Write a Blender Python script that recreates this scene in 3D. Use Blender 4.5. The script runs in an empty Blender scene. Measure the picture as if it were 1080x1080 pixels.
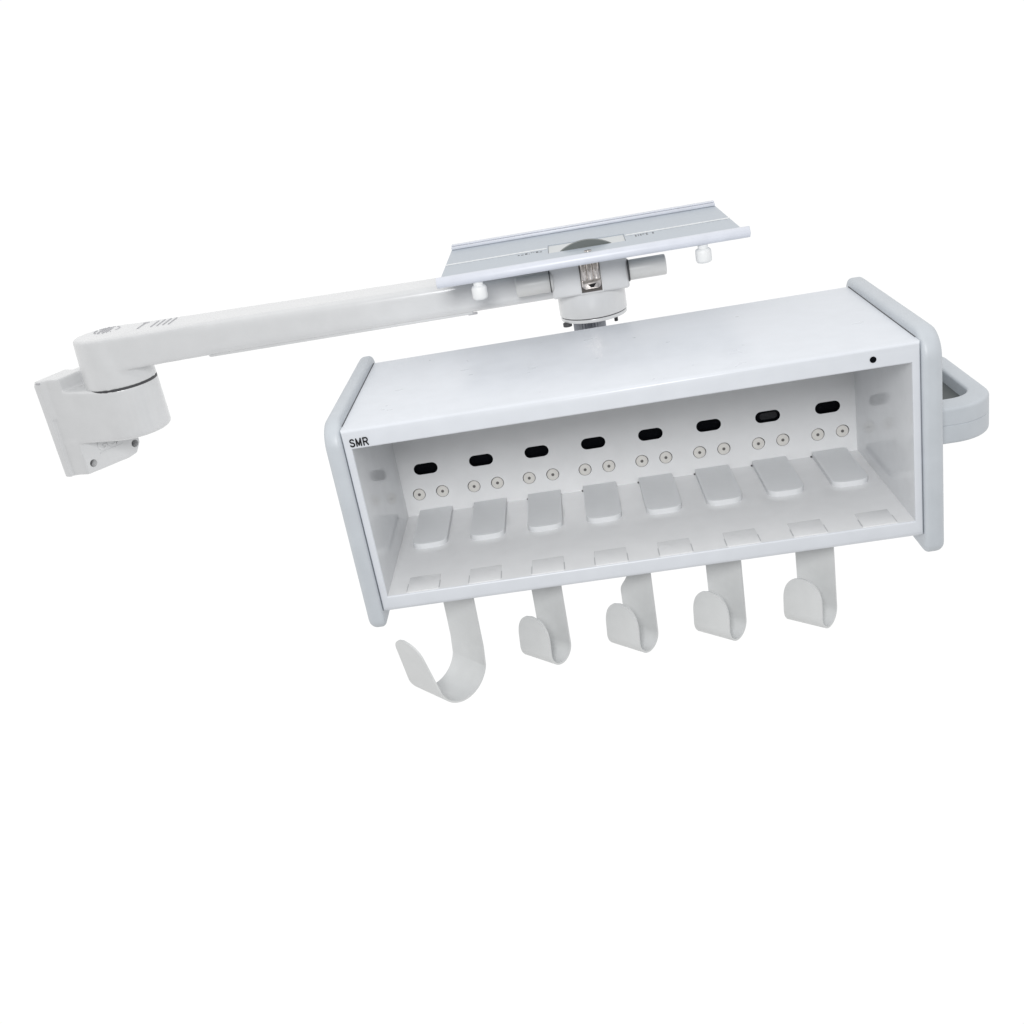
import bpy, bmesh, math, random
from mathutils import Vector, Matrix

random.seed(7)
S = bpy.context.scene
C = S.collection

# ------------------------------------------------------------------ materials
def material(name, base, rough=0.4, metal=0.0, spec=0.5, mottle=0.03, bump=0.04, scale=60.0, coat=0.0):
    m = bpy.data.materials.new(name)
    m.use_nodes = True
    nt = m.node_tree
    b = nt.nodes['Principled BSDF']
    b.inputs['Metallic'].default_value = metal
    b.inputs['Specular IOR Level'].default_value = spec
    b.inputs['Coat Weight'].default_value = coat
    b.inputs['Coat Roughness'].default_value = 0.12
    tc = nt.nodes.new('ShaderNodeTexCoord')
    n1 = nt.nodes.new('ShaderNodeTexNoise')
    n1.inputs['Scale'].default_value = scale
    n1.inputs['Detail'].default_value = 5
    nt.links.new(tc.outputs['Object'], n1.inputs['Vector'])
    r = nt.nodes.new('ShaderNodeValToRGB')
    r.color_ramp.elements[0].position = 0.3
    r.color_ramp.elements[1].position = 0.7
    lo = tuple(c * (1 - mottle) for c in base) + (1,)
    hi = tuple(min(1, c * (1 + mottle)) for c in base) + (1,)
    r.color_ramp.elements[0].color = lo
    r.color_ramp.elements[1].color = hi
    nt.links.new(n1.outputs['Fac'], r.inputs['Fac'])
    nt.links.new(r.outputs['Color'], b.inputs['Base Color'])
    n2 = nt.nodes.new('ShaderNodeTexNoise')
    n2.inputs['Scale'].default_value = 900
    n2.inputs['Detail'].default_value = 3
    nt.links.new(tc.outputs['Object'], n2.inputs['Vector'])
    bp = nt.nodes.new('ShaderNodeBump')
    bp.inputs['Strength'].default_value = bump
    bp.inputs['Distance'].default_value = 0.0005
    nt.links.new(n2.outputs['Fac'], bp.inputs['Height'])
    if bump > 0:
        nt.links.new(bp.outputs['Normal'], b.inputs['Normal'])
    mr = nt.nodes.new('ShaderNodeMapRange')
    mr.inputs['To Min'].default_value = max(0.02, rough - 0.06)
    mr.inputs['To Max'].default_value = rough + 0.06
    nt.links.new(n1.outputs['Fac'], mr.inputs['Value'])
    nt.links.new(mr.outputs['Result'], b.inputs['Roughness'])
    return m

M = {
    'white': material('white_enamel', (0.645, 0.67, 0.71), 0.30, mottle=.02, bump=0),
    'inner': material('white_inner_enamel', (0.745, 0.752, 0.762), 0.17, mottle=.02, bump=.01),
    'pad': material('matte_pad_enamel', (0.72, 0.735, 0.75), 0.48, mottle=.02),
    'gloss': material('glossy_side_enamel', (0.70, 0.715, 0.735), 0.10, mottle=.02, bump=.0),
    'panel': material('blue_grey_plastic', (0.50, 0.532, 0.565), 0.42),
    'arm': material('warm_white_casting', (0.675, 0.682, 0.69), 0.23, coat=.25, mottle=.02, bump=.0),
    'hook': material('pale_grey_steel_paint', (0.615, 0.625, 0.625), 0.36),
    'tray': material('pale_blue_grey_paint', (0.42, 0.465, 0.515), 0.35),
    'rail': material('pale_rail', (0.66, 0.685, 0.75), 0.35),  # front rail and back ridge, paler than the tray
    'pale': material('pale_insert_plastic', (0.60, 0.62, 0.625), 0.45),
    'nylon': material('white_nylon', (0.82, 0.83, 0.83), 0.5),
    'tube': material('grey_tube', (0.66, 0.66, 0.65), 0.35),
    'steel': material('bright_steel', (0.60, 0.56, 0.53), 0.14, metal=1.0, mottle=.25, scale=400),
    'knurl': material('knurled_steel', (0.36, 0.37, 0.4), 0.3, metal=1.0),
    'dark': material('dark_gap', (0.06, 0.06, 0.065), 0.6),
    'black': material('black_plastic', (0.002, 0.0025, 0.004), 0.6, spec=0.05),
    'tick': material('edge_shade_grey', (0.47, 0.48, 0.49), 0.6),
    'print': material('grey_print', (0.47, 0.47, 0.49), 0.6),
    'ink': material('black_ink', (0.008, 0.008, 0.009), 0.6, spec=0.2),
    'disc': material('dark_green_grey_rubber', (0.12, 0.135, 0.132), 0.5),
    'contact': material('beige_contact_plastic', (0.69, 0.675, 0.645), 0.4),
    'pin': material('dark_pin', (0.16, 0.155, 0.15), 0.35, metal=0.6),
}

# ------------------------------------------------------------------ helpers
def link(name, bm, mat, parent=None, smooth=35):
    bmesh.ops.recalc_face_normals(bm, faces=bm.faces[:])
    me = bpy.data.meshes.new(name)
    bm.to_mesh(me)
    bm.free()
    me.materials.append(mat)
    if smooth:
        for p in me.polygons:
            p.use_smooth = True
        me.set_sharp_from_angle(angle=math.radians(smooth))
    o = bpy.data.objects.new(name, me)
    C.objects.link(o)
    if parent:
        o.parent = parent
    return o

def thing(name, label, cat, loc):
    o = bpy.data.objects.new(name, None)
    o.empty_display_size = 0.05
    C.objects.link(o)
    o.location = loc
    o['label'] = label
    o['category'] = cat
    return o

def box(bm, x0, x1, y0, y1, z0, z1, bev=0.0, seg=3, edges=None):
    t = bmesh.new()
    vs = [t.verts.new((x, y, z)) for x in (x0, x1) for y in (y0, y1) for z in (z0, z1)]
    for f in ((0, 1, 3, 2), (4, 6, 7, 5), (0, 4, 5, 1), (2, 3, 7, 6), (0, 2, 6, 4), (1, 5, 7, 3)):
        t.faces.new([vs[i] for i in f])
    if bev:
        es = t.edges[:] if edges is None else [e for e in t.edges if edges(e)]
        bmesh.ops.bevel(t, geom=es, offset=bev, segments=seg, profile=0.5, affect='EDGES', clamp_overlap=True)
    merge(bm, t)

def merge(bm, t, mat=None):
    me = bpy.data.meshes.new('tmp')
    if mat is not None:
        bmesh.ops.transform(t, matrix=mat, verts=t.verts[:])
    bmesh.ops.recalc_face_normals(t, faces=t.faces[:])
    t.to_mesh(me)
    t.free()
    bm.from_mesh(me)
    bpy.data.meshes.remove(me)

def cyl(bm, c, r, h, axis='Z', n=48, bev=0.0, r2=None, seg=3):
    t = bmesh.new()
    bmesh.ops.create_cone(t, cap_ends=True, segments=n, radius1=r, radius2=r if r2 is None else r2, depth=h)
    if bev:
        es = [e for e in t.edges if len(e.link_faces) == 2 and any(len(f.verts) > 4 for f in e.link_faces)]
        bmesh.ops.bevel(t, geom=es, offset=bev, segments=seg, profile=0.5, affect='EDGES')
    mt = Matrix.Translation(c)
    if axis == 'X':
        mt = mt @ Matrix.Rotation(math.pi / 2, 4, 'Y')
    elif axis == 'Y':
        mt = mt @ Matrix.Rotation(math.pi / 2, 4, 'X')
    merge(bm, t, mt)

def prism(bm, pts, h0, h1, frame=None, bev=0.0, seg=3):
    """polygon in the xy plane pulled from z=h0 to z=h1, then put through frame"""
    t = bmesh.new()
    a = [t.verts.new((p[0], p[1], h0)) for p in pts]
    b = [t.verts.new((p[0], p[1], h1)) for p in pts]
    t.faces.new(a[::-1])
    t.faces.new(b)
    n = len(pts)
    for i in range(n):
        t.faces.new((a[i], a[(i + 1) % n], b[(i + 1) % n], b[i]))
    if bev:
        es = [e for e in t.edges if any(len(f.verts) == n for f in e.link_faces)]
        bmesh.ops.bevel(t, geom=es, offset=bev, segments=seg, profile=0.5, affect='EDGES', clamp_overlap=True)
    merge(bm, t, frame)

def hull(bm, pts):
    t = bmesh.new()
    for p in pts:
        t.verts.new(p)
    r = bmesh.ops.convex_hull(t, input=t.verts[:])
    junk = [g for g in r['geom_interior'] if isinstance(g, bmesh.types.BMVert)]
    if junk:
        bmesh.ops.delete(t, geom=junk, context='VERTS')
    merge(bm, t)

def plate(bm, outer, holes, thick, frame):
    """flat polygon with holes in xy, pulled by thick along +z, then put through frame"""
    t = bmesh.new()
    es = []
    for loop in [outer] + holes:
        vs = [t.verts.new((p[0], p[1], 0)) for p in loop]
        for i in range(len(vs)):
            es.append(t.edges.new((vs[i], vs[(i + 1) % len(vs)])))
    bmesh.ops.triangle_fill(t, edges=es, use_beauty=True)
    r = bmesh.ops.extrude_face_region(t, geom=t.faces[:])
    bmesh.ops.translate(t, vec=(0, 0, thick), verts=[v for v in r['geom'] if isinstance(v, bmesh.types.BMVert)])
    merge(bm, t, frame)

def rrect(x0, x1, y0, y1, r, n=8):
    """rounded rectangle, r is one radius or four (bl, br, tr, tl)"""
    if not isinstance(r, (tuple, list)):
        r = (r,) * 4
    out = []
    for (cx, cy, rr, a0) in ((x0 + r[0], y0 + r[0], r[0], 180), (x1 - r[1], y0 + r[1], r[1], 270),
                             (x1 - r[2], y1 - r[2], r[2], 0), (x0 + r[3], y1 - r[3], r[3], 90)):
        for k in range(n + 1):
            a = math.radians(a0 + 90 * k / n)
            out.append((cx + rr * math.cos(a), cy + rr * math.sin(a)))
    return out

def soft_slab(bm, y0, y1, z0, z1, radii, ra, rb, x0, x1, n=6):
    """slab across x with a rounded-rectangle outline and fully rounded rims"""
    t = bmesh.new()
    rows = []
    def loop(x, d):
        rows.append([t.verts.new((x, p[0], p[1])) for p in rrect(y0 + d, y1 - d, z0 + d, z1 - d, tuple(max(.0008, q - d) for q in radii), 10)])
    for k in range(n + 1):
        a = math.pi / 2 * k / n
        loop(x0 + ra * (1 - math.sin(a)), ra * (1 - math.cos(a)))
    rows.reverse()
    for k in range(n + 1):
        a = math.pi / 2 * k / n
        loop(x1 - rb * (1 - math.sin(a)), rb * (1 - math.cos(a)))
    # order: x0 rim from the face outwards, then x1 rim from the outside to the face
    first = rows[:n + 1]
    second = rows[n + 1:]
    first.sort(key=lambda q: q[0].co.x)
    second.sort(key=lambda q: q[0].co.x)
    rows = first + second
    m = len(rows[0])
    for A, B in zip(rows, rows[1:]):
        for i in range(m):
            t.faces.new((A[i], A[(i + 1) % m], B[(i + 1) % m], B[i]))
    t.faces.new(rows[0])
    t.faces.new(rows[-1])
    merge(bm, t)

def circle(cx, cy, r, n=32):
    return [(cx + r * math.cos(2 * math.pi * k / n), cy + r * math.sin(2 * math.pi * k / n)) for k in range(n)]

# frames: local (x, y, z) -> world
XZ = Matrix(((1, 0, 0, 0), (0, 0, -1, 0), (0, 1, 0, 0), (0, 0, 0, 1)))     # x->X, y->Z, z->-Y (towards the viewer)
YZ = Matrix(((0, 0, 1, 0), (1, 0, 0, 0), (0, 1, 0, 0), (0, 0, 0, 1)))      # x->Y, y->Z, z->+X

def T(x, y, z):
    return Matrix.Translation((x, y, z))

def fuse(o, voxel, smooth_iter, cutters=None):
    """melt the overlapping solids of o into one casting with soft joints"""
    rm = o.modifiers.new('r', 'REMESH')
    rm.mode = 'VOXEL'
    rm.voxel_size = voxel
    sm = o.modifiers.new('s', 'SMOOTH')
    sm.factor = 0.5
    sm.iterations = smooth_iter
    dg = bpy.context.evaluated_depsgraph_get()
    me = bpy.data.meshes.new_from_object(o.evaluated_get(dg))
    o.modifiers.clear()
    old = o.data
    o.data = me
    bpy.data.meshes.remove(old)
    for p in me.polygons:
        p.use_smooth = True
    return o

# ================================================================== THE RACK
rack = thing('module_rack', 'white open-front rack box with eight black slots, grey end panels and hooks below', 'equipment rack', (0, 0, -0.0774))
RL = Vector((0, 0, -0.0774))
def part(name, bm, mat, parent=rack, off=RL, smooth=35):
    bmesh.ops.translate(bm, vec=-Vector(off), verts=bm.verts[:])
    return link(name, bm, mat, parent, smooth)

WX, WI = 0.2164, 0.2100          # half widths, outside and opening
ZT, ZB, ZI = 0.0795, -0.0774, 0.0640
DI, DO = 0.1617, 0.1936

# housing: one shell, open at the front
bm = bmesh.new()
lay = bm.edges.layers.float.new('bevel_weight_edge')
def ring(xa, z0, z1, y):
    return [bm.verts.new((-xa, y, z0)), bm.verts.new((xa, y, z0)), bm.verts.new((xa, y, z1)), bm.verts.new((-xa, y, z1))]
of, ob = ring(WX, ZB, ZT, 0), ring(WX, ZB, ZT, DO)
inf, inb = ring(WI, -ZI, ZI, 0), ring(WI, -ZI, ZI, DI + 0.004)
for i in range(4):
    j = (i + 1) % 4
    bm.faces.new((of[i], of[j], inf[j], inf[i]))
    bm.faces.new((of[j], of[i], ob[i], ob[j]))
    bm.faces.new((inf[i], inf[j], inb[j], inb[i]))
bm.faces.new(ob)
bm.faces.new(inb[::-1])
bm.normal_update()
front_in = [e for e in bm.edges if all(v in inf for v in e.verts)]
front_side = [e for e in bm.edges if all(v in of for v in e.verts) and abs(e.verts[0].co.x - e.verts[1].co.x) < 1e-6]
front_bot = [e for e in bm.edges if all(v in of for v in e.verts) and max(v.co.z for v in e.verts) < ZB + 1e-6]
front_top = [e for e in bm.edges if all(v in of for v in e.verts) and min(v.co.z for v in e.verts) > ZT - 1e-6]
for es, w in ((front_in, .16), (front_side, .12), (front_bot, .25), (front_top, 1.0)):
    for e in es:
        e[lay] = w
def bevel_by_weight(o, width, seg):
    bv = o.modifiers.new('b', 'BEVEL')
    bv.width = width
    bv.segments = seg
    bv.limit_method = 'WEIGHT'
    dg = bpy.context.evaluated_depsgraph_get()
    me = bpy.data.meshes.new_from_object(o.evaluated_get(dg))
    o.modifiers.clear()
    o.data = me
    for p in me.polygons:
        p.use_smooth = True
    me.set_sharp_from_angle(angle=math.radians(40))
housing = part('housing', bm, M['white'], smooth=0)
bevel_by_weight(housing, 0.0085, 5)

housing.data.materials.append(M['inner'])
housing.data.materials.append(M['gloss'])      # the glossier walls and floor of the bay
for p in housing.data.polygons:
    if abs(p.center.x) < WI + .0005 and abs(p.center.z + RL.z) < ZI + .0003 and p.center.y > .004:
        p.material_index = 2 if abs(p.normal.x) > .9 else 1

# back wall with real openings
PITCH = 0.0529
px = [(i - 3.5) * PITCH + d for i, d in enumerate((.0007, .0001, -.0008, -.0012, -.0014, -.0012, -.0007, .0001))]
ZP, ZM, DM = -0.0187, -0.0434, 0.0111
holes = []
CD = (0, 0, .0002, .0002, .0004, .0006, .0010, .0012)
for i, x in enumerate(px):
    holes.append(rrect(x - .0112, x + .0112, ZP - .0054, ZP + .0054, .0053))
    for s in (-1, 1):
        holes.append(circle(x + s * DM + CD[i], ZM, .0060))
bm = bmesh.new()
plate(bm, [(-WI - .0005, -ZI - .0005), (WI + .0005, -ZI - .0005), (WI + .0005, ZI + .0005), (-WI - .0005, ZI + .0005)], holes, 0.0030, T(0, DI + .0030, 0) @ XZ)
part('back_wall', bm, M['inner'], smooth=30)

def port_mesh(glint):
    bm = bmesh.new()
    plate(bm, rrect(-.0111, .0111, -.0053, .0053, .0052), [rrect(-.0104, .0104, -.0046, .0046, .0045)], .0030, XZ)
    prism(bm, rrect(-.0108, .0108, -.0050, .0050, .0049), -.0028, .0002 + glint, XZ)
    return bm
port0 = None
for i, x in enumerate(px):
    if i == 0:
        port0 = part('port', port_mesh(0.0), M['black'], off=(0, 0, 0))
        o = port0
    elif i == 6:
        bm = port_mesh(0.0010)
        o = link('port', bm, M['black'], rack)
        o['label'] = 'black slot with a faint shiny window inside'
        bm = bmesh.new()
        prism(bm, rrect(-.0070, .0086, -.0030, .0034, .003), .0012, .0018, XZ)
        w = link('window', bm, material('smoked_window', (0.006, 0.0065, 0.009), 0.2, spec=0.35), o)
    else:
        o = port0.copy()
        C.objects.link(o)
        o.parent = rack
    o.location = Vector((x, DI + .0030, ZP)) - RL

# round contacts: a disc in a dark gap, with a pin in the middle
con0 = None
for i, x in enumerate(px):
    for s in (-1, 1):
        if con0 is None:
            bm = bmesh.new()
            cyl(bm, (0, .0012, -.00040), .00540, .0024, 'Y', 40, bev=.0003, seg=2)
            con0 = link('contact', bm, M['contact'], rack)
            bm = bmesh.new()
            cyl(bm, (0, 0, -.0003), .00140, .0012, 'Y', 16, bev=.0003, seg=2)
            p = link('pin', bm, M['pin'], con0)
            p.location = (0, 0, 0)
            bm = bmesh.new()
            cyl(bm, (0, .0030, 0), .00615, .0010, 'Y', 40)
            g = link('gap_ring', bm, M['dark'], con0)
            o = con0
        else:
            o = con0.copy()
            C.objects.link(o)
            o.parent = rack
            for ch in con0.children:
                c = ch.copy()
                C.objects.link(c)
                c.parent = o
        o.location = Vector((x + s * DM + CD[i], DI + .0006, ZM)) - RL

# raised tongues at the back of the floor, shallow pads at its front edge
bm = bmesh.new()
prism(bm, rrect(-.0155, .0155, 0.0835, DI - .0003, (.0095, .0095, .0004, .0004)), -ZI - .001, -.0593, None, bev=.0009, seg=3)
ton0 = link('guide_tongue', bm, M['pad'], rack)
bm = bmesh.new()
box(bm, -.0129, .0129, .0018, .0280, -ZI - .001, -ZI + .0006, bev=.0002, seg=2)
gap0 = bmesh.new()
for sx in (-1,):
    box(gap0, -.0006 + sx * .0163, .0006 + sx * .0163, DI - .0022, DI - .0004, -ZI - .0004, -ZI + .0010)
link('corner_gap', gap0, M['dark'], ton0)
pad0 = link('floor_pad', bm, M['inner'], rack)
for sx in (-1, 1):  # thin grey strips paint the shading along both pad sides
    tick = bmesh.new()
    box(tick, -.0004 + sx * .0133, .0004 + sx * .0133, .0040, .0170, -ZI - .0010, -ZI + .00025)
    link('pad_edge_shade', tick, M['tick'], pad0)
pad_x = (-.1812, -.1302, -.0786, -.0273, .0243, .0777, .1300, .1836)
for i, x in enumerate(px):
    a = ton0 if i == 0 else ton0.copy()
    b = pad0 if i == 0 else pad0.copy()
    for o in (a, b):
        if i:
            C.objects.link(o)
            o.parent = rack
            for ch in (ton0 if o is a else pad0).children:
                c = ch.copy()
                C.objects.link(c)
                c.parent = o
    a.location = Vector((x + (.0020, .0012, .0006, 0, -.0004, -.0012, -.0020, -.0012)[i], 0, 0)) - RL
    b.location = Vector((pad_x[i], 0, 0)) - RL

# end panels
for s in (-1, 1):
    bm = bmesh.new()
    x0, x1 = (.2166, .2322) if s > 0 else (-.2304, -.2166)
    soft_slab(bm, -.0035, .2050, -.0938 if s > 0 else -.0920, .0868, (.009, .012, .012, .022), *((.0040, .0068) if s > 0 else (.0068, .0040)), x0, x1)
    ep = part('end_panel', bm, M['panel'], smooth=60)
    bm = bmesh.new()                       # the dark joint between panel and shell
    box(bm, .2160 if s > 0 else -.2167, .2167 if s > 0 else -.2160, .0120, .1930, .0700, .0799)
    bmesh.ops.translate(bm, vec=-RL, verts=bm.verts[:])
    link('joint_seal', bm, M['dark'], ep)
    if s > 0:
        bm = bmesh.new()
        cyl(bm, (.2318, .0045, -.0115), .0009, .0012, 'X', 10)
        bmesh.ops.translate(bm, vec=-RL, verts=bm.verts[:])
        link('edge_chip', bm, M['dark'], ep)
        for y in (.012, .17):
            bm = bmesh.new()
            cyl(bm, (.2240, y, -.0938), .0026, .0024, 'Z', 20, bev=.0004)
            bmesh.ops.translate(bm, vec=-RL, verts=bm.verts[:])
            link('panel_screw', bm, M['dark'], ep)

# D handle on the right panel
bm = bmesh.new()
outer = rrect(.225, .2855, .0230, .1800, (.0005, .036, .036, .0005), 14)[15:45]
inner = rrect(.225, .2715, .0460, .1570, (.0004, .020, .020, .0004), 14)[15:45]
outer = [(.225, .0230)] + outer + [(.225, .1800)]
inner = [(.225, .0460)] + inner + [(.225, .1570)]
HZ0, HZ1, HR = -.0138, .0160, .0028
sec = []
for cx, cz, a0 in ((1, HZ0 + HR, -90), (1, HZ1 - HR, 0), (0, HZ1 - HR, 90), (0, HZ0 + HR, 180)):
    for k in range(6):
        a = math.radians(a0 + 18 * k)
        sec.append((cx, HR * math.cos(a), cz + HR * math.sin(a)))
    if cx == 1 and a0 == -90:                     # the moulding line round the outside
        zc = .0016
        sec += [(1, HR, zc - .0005), (1, HR - .0006, zc), (1, HR, zc + .0005)]
rows = []
for po, pi in zip(outer, inner):
    d = Vector((po[0] - pi[0], po[1] - pi[1]))
    L = d.length
    d /= L
    row = []
    for cx, off, z in sec:
        u = (L - HR if cx == 1 else HR) + off
        row.append(bm.verts.new((pi[0] + d.x * u, pi[1] + d.y * u, z)))
    rows.append(row)
m = len(sec)
for A, B in zip(rows, rows[1:]):
    for i in range(m):
        bm.faces.new((A[i], A[(i + 1) % m], B[(i + 1) % m], B[i]))
bm.faces.new(rows[0])
bm.faces.new(rows[-1])
hd = part('handle', bm, M['panel'], smooth=40)
bm = bmesh.new()  # added floor in the grip hole, its dark grey stands in for shade
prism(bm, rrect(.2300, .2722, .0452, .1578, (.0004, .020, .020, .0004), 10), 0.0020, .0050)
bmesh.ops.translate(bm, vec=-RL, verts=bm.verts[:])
link('grip_shade_floor', bm, material('grip_shade_grey', (.085, .095, .095), .55), hd)

# writing and indicator on the front lip
def text_mesh(body, size, mat, parent, name, mtx, depth=.0002, bold=.0):
    cu = bpy.data.curves.new(name, 'FONT')
    cu.body = body
    cu.size = size
    cu.extrude = depth
    cu.offset = bold
    tmp = bpy.data.objects.new('tmp', cu)
    C.objects.link(tmp)
    dg = bpy.context.evaluated_depsgraph_get()
    me = bpy.data.meshes.new_from_object(tmp.evaluated_get(dg))
    bpy.data.objects.remove(tmp)
    me.transform(mtx)
    me.materials.clear()
    me.materials.append(mat)
    o = bpy.data.objects.new(name, me)
    C.objects.link(o)
    o.parent = parent
    return o
def pen_word(strokes, pen, mtx, name, mat, parent):
    """letters drawn with a round pen: strokes are lists of 2D points"""
    bm = bmesh.new()
    k = 0
    for st in strokes:
        for p, q in zip(st, st[1:]):
            p, q = Vector(p), Vector(q)
            d = (q - p).normalized()
            nrm = Vector((-d.y, d.x)) * pen
            pts = []
            for c, sgn in ((q, 1), (p, -1)):
                for j in range(9):
                    a = -math.pi / 2 + math.pi * j / 8
                    v = c + d * (sgn * pen * math.cos(a)) + nrm * (sgn * math.sin(a))
                    pts.append((v.x, v.y))
            prism(bm, pts, 0, .0002 + .000004 * k)
            k += 1
    bmesh.ops.transform(bm, matrix=mtx, verts=bm.verts[:])
    return link(name, bm, mat, parent, 0)
LH = .0059                                        # cap height of the word on the lip
def arc(cx, cy, rx, ry, a0, a1, n=10):
    return [(cx + rx * math.cos(math.radians(a0 + (a1 - a0) * i / n)), cy + ry * math.sin(math.radians(a0 + (a1 - a0) * i / n))) for i in range(n + 1)]
S1 = [(x * LH, y * LH) for x, y in arc(.36, .74, .27, .22, 25, 180) + arc(.36, .74, .27, .22, 190, 262, 5)]
S2 = [(x * LH, y * LH) for x, y in arc(.36, .26, .29, .24, 80, -90) + arc(.36, .26, .29, .24, -98, -160, 6)]
Mx = .98
Ms = [[(Mx * LH, .02 * LH), (Mx * LH, .98 * LH)], [(Mx * LH, .98 * LH), ((Mx + .32) * LH, .10 * LH), ((Mx + .64) * LH, .98 * LH)], [((Mx + .64) * LH, .98 * LH), ((Mx + .64) * LH, .02 * LH)]]
Rx = 2.0
Rs = [[(Rx * LH, .02 * LH), (Rx * LH, .98 * LH)],
      [(Rx * LH, .98 * LH)] + [(x * LH, y * LH) for x, y in arc(Rx + .34, .73, .25, .25, 90, -90, 10)] + [(Rx * LH, .48 * LH)],
      [((Rx + .32) * LH, .46 * LH), ((Rx + .60) * LH, .02 * LH)]]
pen_word([S1 + S2] + Ms + Rs, .00056, Matrix.Translation(-RL) @ T(-.2107, -.0001, .0663) @ XZ @ Matrix.Diagonal((.91, 1, 1, 1)), 'lettering', M['ink'], rack)
bm = bmesh.new()
cyl(bm, (.1820, -.0001, .0712), .0024, .0010, 'Y', 24, bev=.0003)
part('indicator', bm, M['black'])

# ------------------------------------------------------------------ hooks
def strip_hook(path, width_at, mat, w, n_across=10, thick=.0016):
    """path: 2D points (out, z) along the strap; width_at(t, s): half width left/right at t in 0..1"""
    L = [0.0]
    for a, b in zip(path, path[1:]):
        L.append(L[-1] + math.dist(a, b))
    bm = bmesh.new()
    rows = []
    for i, p in enumerate(path):
        lo, hi = width_at(L[i], L[-1])
        # normal of the strip in (out, z)
        a, b = path[max(0, i - 1)], path[min(len(path) - 1, i + 1)]
        d = Vector((b[0] - a[0], b[1] - a[1])).normalized()
        nrm = Vector((-d.y, d.x))
        row = []
        for side in (0, 1):
            off = nrm * (thick * (side - .5))
            row.append([bm.verts.new((lo + (hi - lo) * k / n_across, -(p[0] + off.x), p[1] + off.y)) for k in range(n_across + 1)])
        rows.append(row)
    for r0, r1 in zip(rows, rows[1:]):
        for side in (0, 1):
            for k in range(n_across):
                bm.faces.new((r0[side][k], r0[side][k + 1], r1[side][k + 1], r1[side][k]))
        for k in (0, n_across):
            bm.faces.new((r0[0][k], r1[0][k], r1[1][k], r0[1][k]))
    for r in (rows[0], rows[-1]):
        for k in range(n_across):
            bm.faces.new((r[0][k], r[0][k + 1], r[1][k + 1], r[1][k]))
    return bm

def resample(pts, step=.0012):
    out = [pts[0]]
    for a, b in zip(pts, pts[1:]):
        n = max(1, int(math.dist(a, b) / step))
        for k in range(1, n + 1):
            out.append((a[0] + (b[0] - a[0]) * k / n, a[1] + (b[1] - a[1]) * k / n))
    return out

def j_path(top, bottom, gap, tip, lean=-.0025):
    r = gap / 2
    pts = [(0, top)]
    pts.append((0, bottom + r))
    for k in range(1, 25):
        a = math.pi + math.pi * k / 24
        pts.append((r + r * math.cos(a), bottom + r + r * math.sin(a)))
    pts.append((gap + lean, tip))
    return resample(pts)

def round_tip(hw, rt):
    def f(s, tot):
        d = tot - s
        h = hw
        if d < rt:
            q = 1 - d / rt
            h = hw * math.pow(max(0.0, 1 - q ** 2.3), 1 / 2.3)
            h = max(h, .0006)
        return -h, h
    return f

def neck_tip(hw, rt):
    base = round_tip(hw, rt)
    def f(s, tot):
        lo, hi = base(s, tot)
        if s < .040:
            k = min(1, max(0, (s - .018) / .020))
            k = k * k * (3 - 2 * k)
            lo = lo * (.42 + .58 * k)
        return lo, hi
    return f

ZH = ZB + .0006
spots = [(-.0848, .727), (-.0098, .745), (.0644, .735), (.1398, .722)]
hook_mesh = None
for i, (x, th) in enumerate(spots):
    if i == 1:
        bm = strip_hook(j_path(0, -.0815, .0250, -.0360), neck_tip(.0172, .022), None, None)
        o = link('hook', bm, M['hook'], rack, 50)
        o['label'] = 'small hook whose strap narrows to a neck at the top'
    elif hook_mesh is None:
        bm = strip_hook(j_path(0, -.0815, .0250, -.0362), round_tip(.0174, .022), None, None)
        o = hook_mesh = link('hook', bm, M['hook'], rack, 50)
    else:
        o = hook_mesh.copy()
        C.objects.link(o)
        o.parent = rack
    o.location = Vector((x, .040, ZH)) - RL
    o.rotation_euler = (0, 0, -th)
# the wide one
def wide_path():
    pts = [(0, 0), (0.0, -.0600)]
    for k in range(0, 31):
        a = math.radians(198 + 144 * k / 30)
        pts.append((.0270 + .0267 * math.cos(a), -.0690 + .0267 * math.sin(a)))
    e = pts[-1]
    pts.append((e[0] + .0100, e[1] + .0500))
    return resample(pts)
def wide_w(s, tot):
    d = tot - s
    h = .0210
    if d < .05:
        q = 1 - d / .05
        h = .0210 * (1 - .25 * q)
    if d < .013:
        q = 1 - d / .013
        h *= max(.05, math.sqrt(max(0, 1 - q * q)))
    return -h, h
bm = strip_hook(wide_path(), wide_w, None, None)
o = link('hook', bm, M['hook'], rack, 13)
o['label'] = 'large wide hook with a deep bend and leaning tip'
o.location = Vector((-.1605, .040, ZH)) - RL
o.rotation_euler = (0, 0, -.78)

# ================================================================== THE ARM
EX, EY = -.4845, .2655
AL = Vector((EX, EY, 0))
arm = thing('mounting_arm', 'long white support arm with wall bracket at one end and flat tray on top', 'support arm', AL)
def apart(name, bm, mat, parent=arm, smooth=35):
    bmesh.ops.translate(bm, vec=-AL, verts=bm.verts[:])
    return link(name, bm, mat, parent, smooth)

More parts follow.
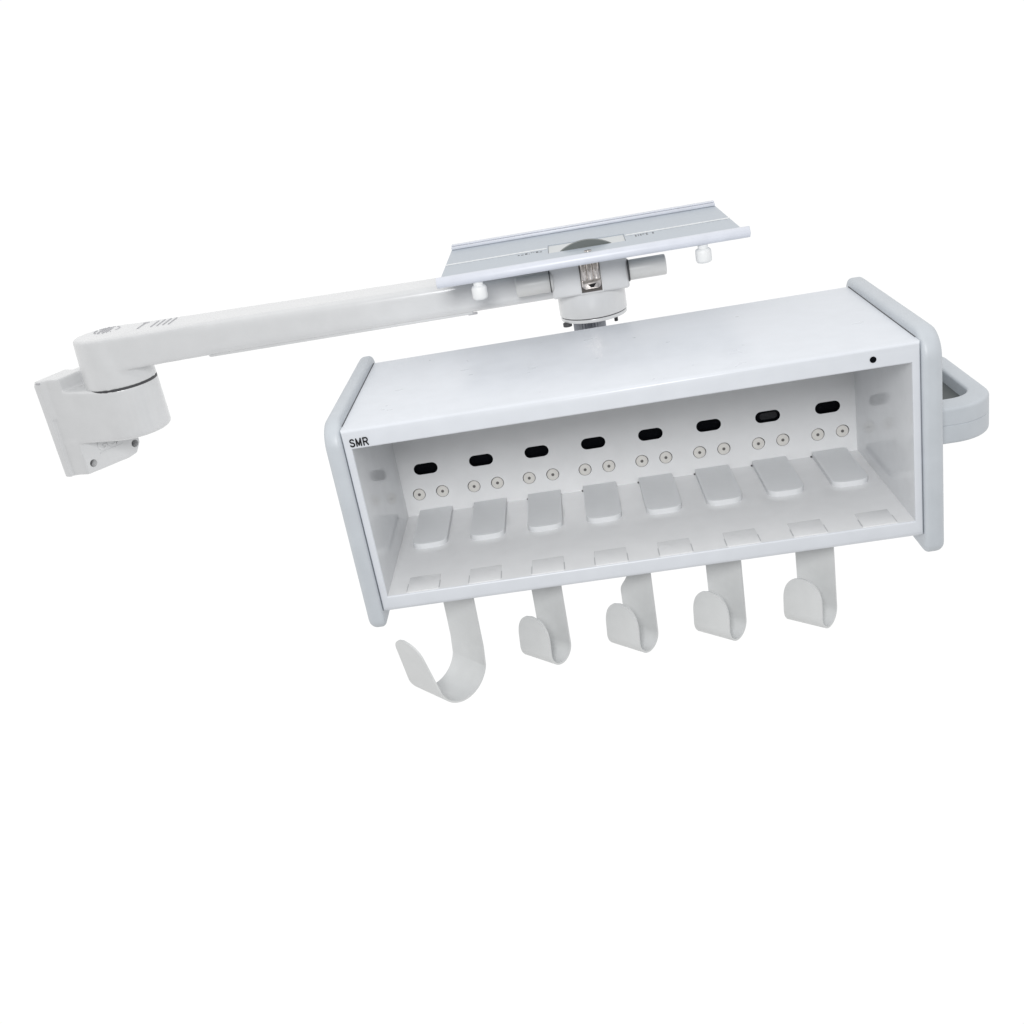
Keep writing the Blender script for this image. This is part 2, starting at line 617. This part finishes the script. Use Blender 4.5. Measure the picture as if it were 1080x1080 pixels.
# beam and elbow, one casting
bm = bmesh.new()
def bar(x0, a, x1, b, r=.0065, n=6):
    t = bmesh.new()
    rows = [[t.verts.new((x, p[0], p[1])) for p in rrect(q[0], q[1], q[2], q[3], r, n)] for x, q in ((x0, a), (x1, b))]
    m = len(rows[0])
    for i in range(m):
        t.faces.new((rows[0][i], rows[0][(i + 1) % m], rows[1][(i + 1) % m], rows[1][i]))
    t.faces.new(rows[0])
    t.faces.new(rows[1])
    merge(bm, t)
bar(EX + .002, (.2385, .2990, .1005, .1345), -.012, (.2385, .2900, .1005, .1290))
cyl(bm, (EX, EY, .1095), .0352, .0502, n=72, r2=.0328)
pts = []
for k in range(24):
    a = math.radians(15 * k)
    for z in (.1010, .1340):
        pts.append((EX + .0325 * math.cos(a), EY + .0325 * math.sin(a), z))
for z in (.1010, .1325):
    pts += [(-.375, .2405, z), (-.375, .2945, z)]
hull(bm, pts)
beam = apart('beam', bm, M['arm'], smooth=0)
fuse(beam, .0013, 24)
bm = bmesh.new()
box(bm, -.383, -.122, 0.2430, .2910, .0985, .1030, bev=.0016, seg=2)
cov = apart('cable_cover', bm, M['arm'], smooth=40)
bm = bmesh.new()
box(bm, -.127, -.118, .2440, .2460, .0978, .1000, bev=.0005, seg=2)
apart('cover_clip', bm, M['print'], cov)

# elbow seam
bm = bmesh.new()
cyl(bm, (EX, EY, .0841), .0348, .0024, n=72)
apart('elbow_ring', bm, M['dark'])

# printed marks on the beam: a round emblem, an arrow and four lines too small to read
bm = bmesh.new()
zt = .1347
def dash(x0, x1, y0, y1):
    box(bm, x0, x1, y0, y1, zt - .0030 - .0000, zt - .0115 * (x0 - EX) + .00030)
rnd = random.Random(3)
for k in range(40):
    a = 2 * math.pi * k / 40
    if rnd.random() < .8:
        cx, cy = -.4885 + .0125 * math.cos(a), .2785 + .0125 * math.sin(a)
        dash(cx - .0004, cx + .0004, cy - .0008, cy + .0008)
for x, y0, y1 in ((-.4945, .268, .288), (-.4915, .272, .292), (-.488, .264, .290), (-.485, .270, .286)):
    y = y0
    while y < y1:
        l = rnd.uniform(.0009, .0026)
        dash(x - .0006, x + .0006, y, min(y1, y + l))
        y += l + rnd.uniform(.0008, .0016)
apart('printed_emblem', bm, M['print'], smooth=0)
bm = bmesh.new()
dash(-.4515, -.4500, .2600, .2860)
dash(-.4530, -.4470, .2845, .2862)
for x in (-.4370, -.4310, -.4250, -.4190):
    y = .2590 + rnd.uniform(0, .002)
    y1 = .2880 - rnd.uniform(0, .006)
    while y < y1:
        l = rnd.uniform(.0009, .0028)
        dash(x - .0006, x + .0006, y, min(y1, y + l))
        y += l + rnd.uniform(.0006, .0014)
apart('printed_marking', bm, M['print'], smooth=0)

# wall bracket
PH = math.radians(-23.7)
BF = T(EX, EY, 0) @ Matrix.Rotation(PH, 4, 'Z')
bm = bmesh.new()
t = bmesh.new()
def bprism(pts, z0, z1):
    prism(bm, pts, z0, z1, BF)
bprism([(-.070, -.0466), (-.0615, -.0462), (-.0600, .0420), (-.070, .0440)], -.0015, .0975)
bprism([(-.0685, -.0462), (-.0610, -.0455), (-.0560, -.0415), (-.0405, -.0400), (-.0395, -.0080), (-.0685, -.0040)], .060, .1010)
# lower foot with slanted ends
f1 = [(-.0405, -.0408, .036), (-.0415, -.0412, -.0005), (-.033, .0095, -.0022), (-.030, .0185, 0), (-.0285, .025, .010), (-.0285, .025, .035)]
f0 = [(-.066, -.0432, .035), (-.066, -.0432, -.0012), (-.070, .0300, -.0015), (-.070, .0400, .0095), (-.070, .0400, .035)]
hull(bm, [tuple(BF @ Vector(p)) for p in f1 + f0])
# socket: cylinder drawn back to the plate
pts = []
for k in range(36):
    a = math.radians(10 * k)
    for z, r in ((.0325, .0320), (.0350, .0352), (.0839, .0352)):
        pts.append(tuple(T(EX, EY, 0) @ Vector((r * math.cos(a), r * math.sin(a), z))))
for y, z in ((-.0450, .0320), (.0400, .0320), (-.0450, .0885), (.0400, .0840)):
    pts.append(tuple(BF @ Vector((-.062, y * .945, z))))
hull(bm, pts)
br = apart('wall_bracket', bm, M['arm'], smooth=0)
fuse(br, .0010, 14)
# bolt holes: bored with real cutters
def bore(o, cuts):
    tmp = []
    for (c, r, h, mtx) in cuts:
        b2 = bmesh.new()
        cyl(b2, (0, 0, 0), r, h, 'X', 28)
        me = bpy.data.meshes.new('cut')
        b2.to_mesh(me)
        b2.free()
        me.transform(Matrix.Translation(-AL) @ mtx @ T(*c))
        me.transform(Matrix.Translation(AL))
        q = bpy.data.objects.new('cut', me)
        C.objects.link(q)
        q.location = (0, 0, 0)
        tmp.append(q)
        md = o.modifiers.new('bo', 'BOOLEAN')
        md.operation = 'DIFFERENCE'
        md.object = q
        md.solver = 'EXACT'
    bpy.context.view_layer.update()
    dg = bpy.context.evaluated_depsgraph_get()
    me = bpy.data.meshes.new_from_object(o.evaluated_get(dg))
    o.modifiers.clear()
    o.data = me
    for p in me.polygons:
        p.use_smooth = True
    me.set_sharp_from_angle(angle=math.radians(50))
    for q in tmp:
        bpy.data.objects.remove(q)
hl = [(-.0392, -.0325, .0088), (-.0302, .0183, .0103)]
bore(br, [(p, .0040, .030, BF) for p in hl])
for p in hl:
    bm = bmesh.new()
    cyl(bm, (p[0] - .0125, p[1], p[2]), .0039, .003, 'X', 24)
    bmesh.ops.transform(bm, matrix=BF, verts=bm.verts[:])
    apart('bolt', bm, M['dark'], br)
# raised letters cast on the foot, half tucked under the socket
FF = BF @ T(-.0412, -.0408, 0) @ Matrix.Rotation(math.radians(-10.5), 4, 'Z')       # frame on the foot's face
em = Matrix.Translation(-AL) @ FF @ T(.0004, .0180, .0180) @ Matrix(((0, 0, 1, 0), (1, 0, 0, 0), (0, 1, 0, 0), (0, 0, 0, 1)))
text_mesh('GCX', .0150, M['arm'], br, 'cast_lettering', em, depth=.0007, bold=.0003)
bm = bmesh.new()
box(bm, -.0004, .0009, .0190, .0470, .0150, .0161)
bmesh.ops.transform(bm, matrix=FF, verts=bm.verts[:])
apart('cast_line', bm, M['arm'], br)
# chipped slot near the top corner of the plate
bm = bmesh.new()
box(bm, -.0655, -.0605, -.0468, -.0440, .0980, .0996, bev=.0006, seg=2)
bmesh.ops.transform(bm, matrix=BF, verts=bm.verts[:])
apart('edge_notch', bm, M['print'], br)

# ------------------------------------------------------------------ tilt head under the tray
HX, HY = -.0085, .2545
bm = bmesh.new()
box(bm, HX - .0360, HX + .0355, 0.2220, .2900, .1040, .1450, bev=.0025, seg=3)
cyl(bm, (HX, HY, .0965), .0322, .0310, n=64, bev=.0008, seg=2)
cyl(bm, (HX, HY, .0785), .0316, .0032, n=64, bev=.0006, seg=2)
head = apart('tilt_head', bm, M['arm'], smooth=40)
bm = bmesh.new()
cyl(bm, (HX, HY, .0804), .0310, .0014, n=64)
apart('seam_ring', bm, M['dark'], head)
for a, b, s in (((-.0760, .2265, .1206), .034, 1), ((.0445, .2265, .1194), .034, 1)):
    bm = bmesh.new()
    cyl(bm, (a[0] + .0165 if a[0] < 0 else a[0], a[1], a[2]), .0093, .0345, 'X', 32, bev=.0012)
    pv = apart('pivot_tube', bm, M['tube'], head, smooth=40)
    bm = bmesh.new()
    cyl(bm, (HX - .0364 if a[0] < 0 else HX + .0359, a[1], a[2]), .0102, .0009, 'X', 32)
    apart('gap_washer', bm, M['dark'], head)
for x, y, r, h in ((-.0350, .2385, .0042, .0036), (.0120, .2600, .0018, .0110)):
    bm = bmesh.new()
    cyl(bm, (x, y, .0772 - h / 2), r, h, n=20, bev=.0004)
    apart('retaining_screw', bm, M['dark'], head)
# steel latch in its pocket
bm = bmesh.new()
plate(bm, rrect(-.0188, .0030, .1050, .1380, .001), [rrect(-.0176, .0018, .1062, .1370, .0006)], .0016, T(0, .2222, 0) @ XZ)
apart('latch_frame', bm, M['arm'], head)
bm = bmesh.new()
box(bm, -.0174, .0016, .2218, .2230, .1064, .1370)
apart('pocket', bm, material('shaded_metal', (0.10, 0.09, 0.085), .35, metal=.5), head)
bm = bmesh.new()
for dx, r in ((-.0058, .0034), (-.0004, .0040), (.0052, .0038)):
    cyl(bm, (-.0076 + dx, .2205, .1275), r, .0190, 'Z', 20, bev=.0005, r2=r * .9)
lt = apart('latch', bm, M['steel'], head)
bm = bmesh.new()
prism(bm, rrect(-.0166, .0010, .1100, .1185, (.0030, .0030, .0008, .0008)), 0, .0050, T(0, .2225, 0) @ XZ, bev=.0008, seg=2)
apart('collar', bm, M['steel'], lt)
bm = bmesh.new()
prism(bm, [(-.0112, .1140), (-.0034, .1146), (-.0062, .1108), (-.0086, .1112)], 0, .0003, T(0, .2175, 0) @ XZ)
apart('collar_slot', bm, M['ink'], lt)
# knurled post that carries the rack, and its foot behind the box
bm = bmesh.new()
n = 30
pts = []
for k in range(n * 2):
    a = math.pi * k / n
    r = .0156 if k % 2 else .0138
    pts.append((HX - .0055 + r * math.cos(a), HY + r * math.sin(a)))
prism(bm, pts, .0200, .0772)
post = apart('knurled_post', bm, M['knurl'], smooth=0)
bm = bmesh.new()
box(bm, -.050, .030, DO + .0010, .2800, -.010, .0200, bev=.003, seg=3)
apart('rack_foot', bm, M['arm'])

# ------------------------------------------------------------------ tray
TX, TZ = -.0072, .1495
bm = bmesh.new()
cut = [(-.0426, .2080), (.0272, .2072), (.0282, .2460), (-.0424, .2510)]
plate(bm, [(TX - .1311, .1770), (TX + .1311, .1770), (TX + .1311, .3225), (TX - .1311, .3225)], [cut], .0032, T(0, 0, TZ - .0032))
tray = apart('tray', bm, M['tray'], smooth=0)
bm = bmesh.new()       # back ridge: low wall with a rolled lip
box(bm, TX - .1311, TX + .1311, .3150, .3225, TZ + .0001, TZ + .0030, bev=.0008, seg=2)
box(bm, TX - .1311, TX + .1311, .3185, .3262, TZ + .0031, TZ + .0043, bev=.0008, seg=2)
apart('back_ridge', bm, M['rail'], tray)
bm = bmesh.new()       # round front rail, slightly longer than the tray
prism(bm, rrect(.1675, .1780, TZ - .0082, TZ + .0010, .0043, 8), -.1425, .1305, YZ, bev=.0010, seg=2)
apart('front_rail', bm, M['rail'], tray, smooth=50)
for x0, x1 in ((TX - .1311, -.0436), (.0292, TX + .1311)):     # bright ridge along the tray, broken by the cutout
    bm = bmesh.new()
    box(bm, x0, x1, .2316, .2330, TZ + .0001, TZ + .0009)
    apart('ridge_line', bm, M['nylon'], tray)
bm = bmesh.new()       # pale insert in the cutout, and the dark tilt wheel standing up through it
ins = [(-.0423, .2083), (.0269, .2075), (.0279, .2457), (-.0421, .2507)]
prism(bm, ins, TZ - .0028, TZ - .0009, None)
apart('cutout_insert', bm, M['pale'], tray)
bm = bmesh.new()
h, c2 = .0068, .0234
r = c2 * c2 / (2 * h) + h / 2
a1 = math.asin(c2 / r)
prism(bm, [(r * math.sin(a1 * (1 - k / 16)), r * math.cos(a1 * (1 - k / 16)) - r + h) for k in range(33)], 0, .0060, T(-.0086, .2160, TZ - .0010) @ XZ, bev=.0005, seg=2)
apart('tilt_wheel', bm, M['disc'], tray)
# tiny worn print, left and right of the cutout, and a screw at the front
rnd = random.Random(5)
for x0, x1 in ((-.0705, -.0500), (.0370, .0530)):
    bm = bmesh.new()
    x = x0
    while x < x1:
        l = rnd.uniform(.0008, .0024)
        for row in (0, 1):
            if rnd.random() < .75:
                y = .2205 + .0040 * row + rnd.uniform(-.0008, .0008)
                box(bm, x, x + l, y, y + .0022, TZ - .0002, TZ + .00014)
        x += l + rnd.uniform(.0008, .0016)
    apart('printed_scale', bm, M['dark'], tray, smooth=0)
bm = bmesh.new()
cyl(bm, (-.0080, .1860, TZ + .0003), .0034, .0012, n=24, bev=.0004)
sc = apart('tray_screw', bm, M['steel'], tray)
bm = bmesh.new()
box(bm, -.0108, -.0052, .1852, .1868, TZ + .0007, TZ + .0011)
apart('screw_slot', bm, M['dark'], tray)
# two white thumb screws under the rail
for x in (-.1068, .0902):
    bm = bmesh.new()
    cyl(bm, (x, .1760, .1400), .0044, .0110, n=24)
    cyl(bm, (x, .1760, .1316), .0070, .0125, n=10, bev=.0026, seg=3)
    apart('thumb_screw', bm, M['nylon'], tray, smooth=40)

# ------------------------------------------------------------------ light and world
W = bpy.data.worlds.new('World')
S.world = W
W.use_nodes = True
nt = W.node_tree
bg = nt.nodes['Background']
bg.inputs['Strength'].default_value = 1.0
tc = nt.nodes.new('ShaderNodeTexCoord')          # a white sweep behind and below, a dimmer studio on the photographer's side
sp = nt.nodes.new('ShaderNodeSeparateXYZ')
mr = nt.nodes.new('ShaderNodeMapRange')
mr.interpolation_type = 'SMOOTHSTEP'
mr.inputs['From Min'].default_value = -0.75
mr.inputs['From Max'].default_value = -0.15
mr.inputs['To Min'].default_value = 0.35
mr.inputs['To Max'].default_value = 1.0
nt.links.new(tc.outputs['Generated'], sp.inputs[0])
nt.links.new(sp.outputs['Y'], mr.inputs['Value'])
nt.links.new(mr.outputs['Result'], bg.inputs['Color'])

def area(name, loc, target, size, power, color=(1, 1, 1)):
    l = bpy.data.lights.new(name, 'AREA')
    l.shape = 'DISK'
    l.size = size
    l.energy = power
    l.color = color
    o = bpy.data.objects.new(name, l)
    C.objects.link(o)
    o.location = loc
    o.rotation_euler = (Vector(target) - Vector(loc)).to_track_quat('-Z', 'Y').to_euler()
    return o

area('softbox', (-.10, -1.10, .66), (0, .1, 0), .40, 11.3)

# ------------------------------------------------------------------ camera
R = [[0.9859695670916782, 0.016571186476970826, -0.16610059767440366],
     [-0.14600247509431696, -0.39673379513796414, -0.9062480747906508],
     [-0.08091532633180196, 0.9177841203541132, -0.3887480140019297]]
cd = bpy.data.cameras.new('camera')
cd.sensor_width = 36
cd.lens = 1128.3415 / 1080 * 36
cd.clip_start = 0.01
cd.clip_end = 50
cam = bpy.data.objects.new('camera', cd)
C.objects.link(cam)
rt, dn, fw = (Vector(r) for r in R)
mw = Matrix.Identity(4)
for i in range(3):
    mw[i][0], mw[i][1], mw[i][2] = rt[i], -dn[i], -fw[i]
mw.translation = Vector((-0.030845817189273483, -0.7650755057182602, 0.31775195060962647))
cam.matrix_world = mw
S.camera = cam
S.view_settings.view_transform = 'Standard'
S.view_settings.look = 'None'
S.view_settings.exposure = 0.04
S.view_settings.gamma = 1
S.view_settings.use_curve_mapping = False
S.render.engine = 'CYCLES'
S.cycles.use_denoising = True
S.cycles.max_bounces = 8
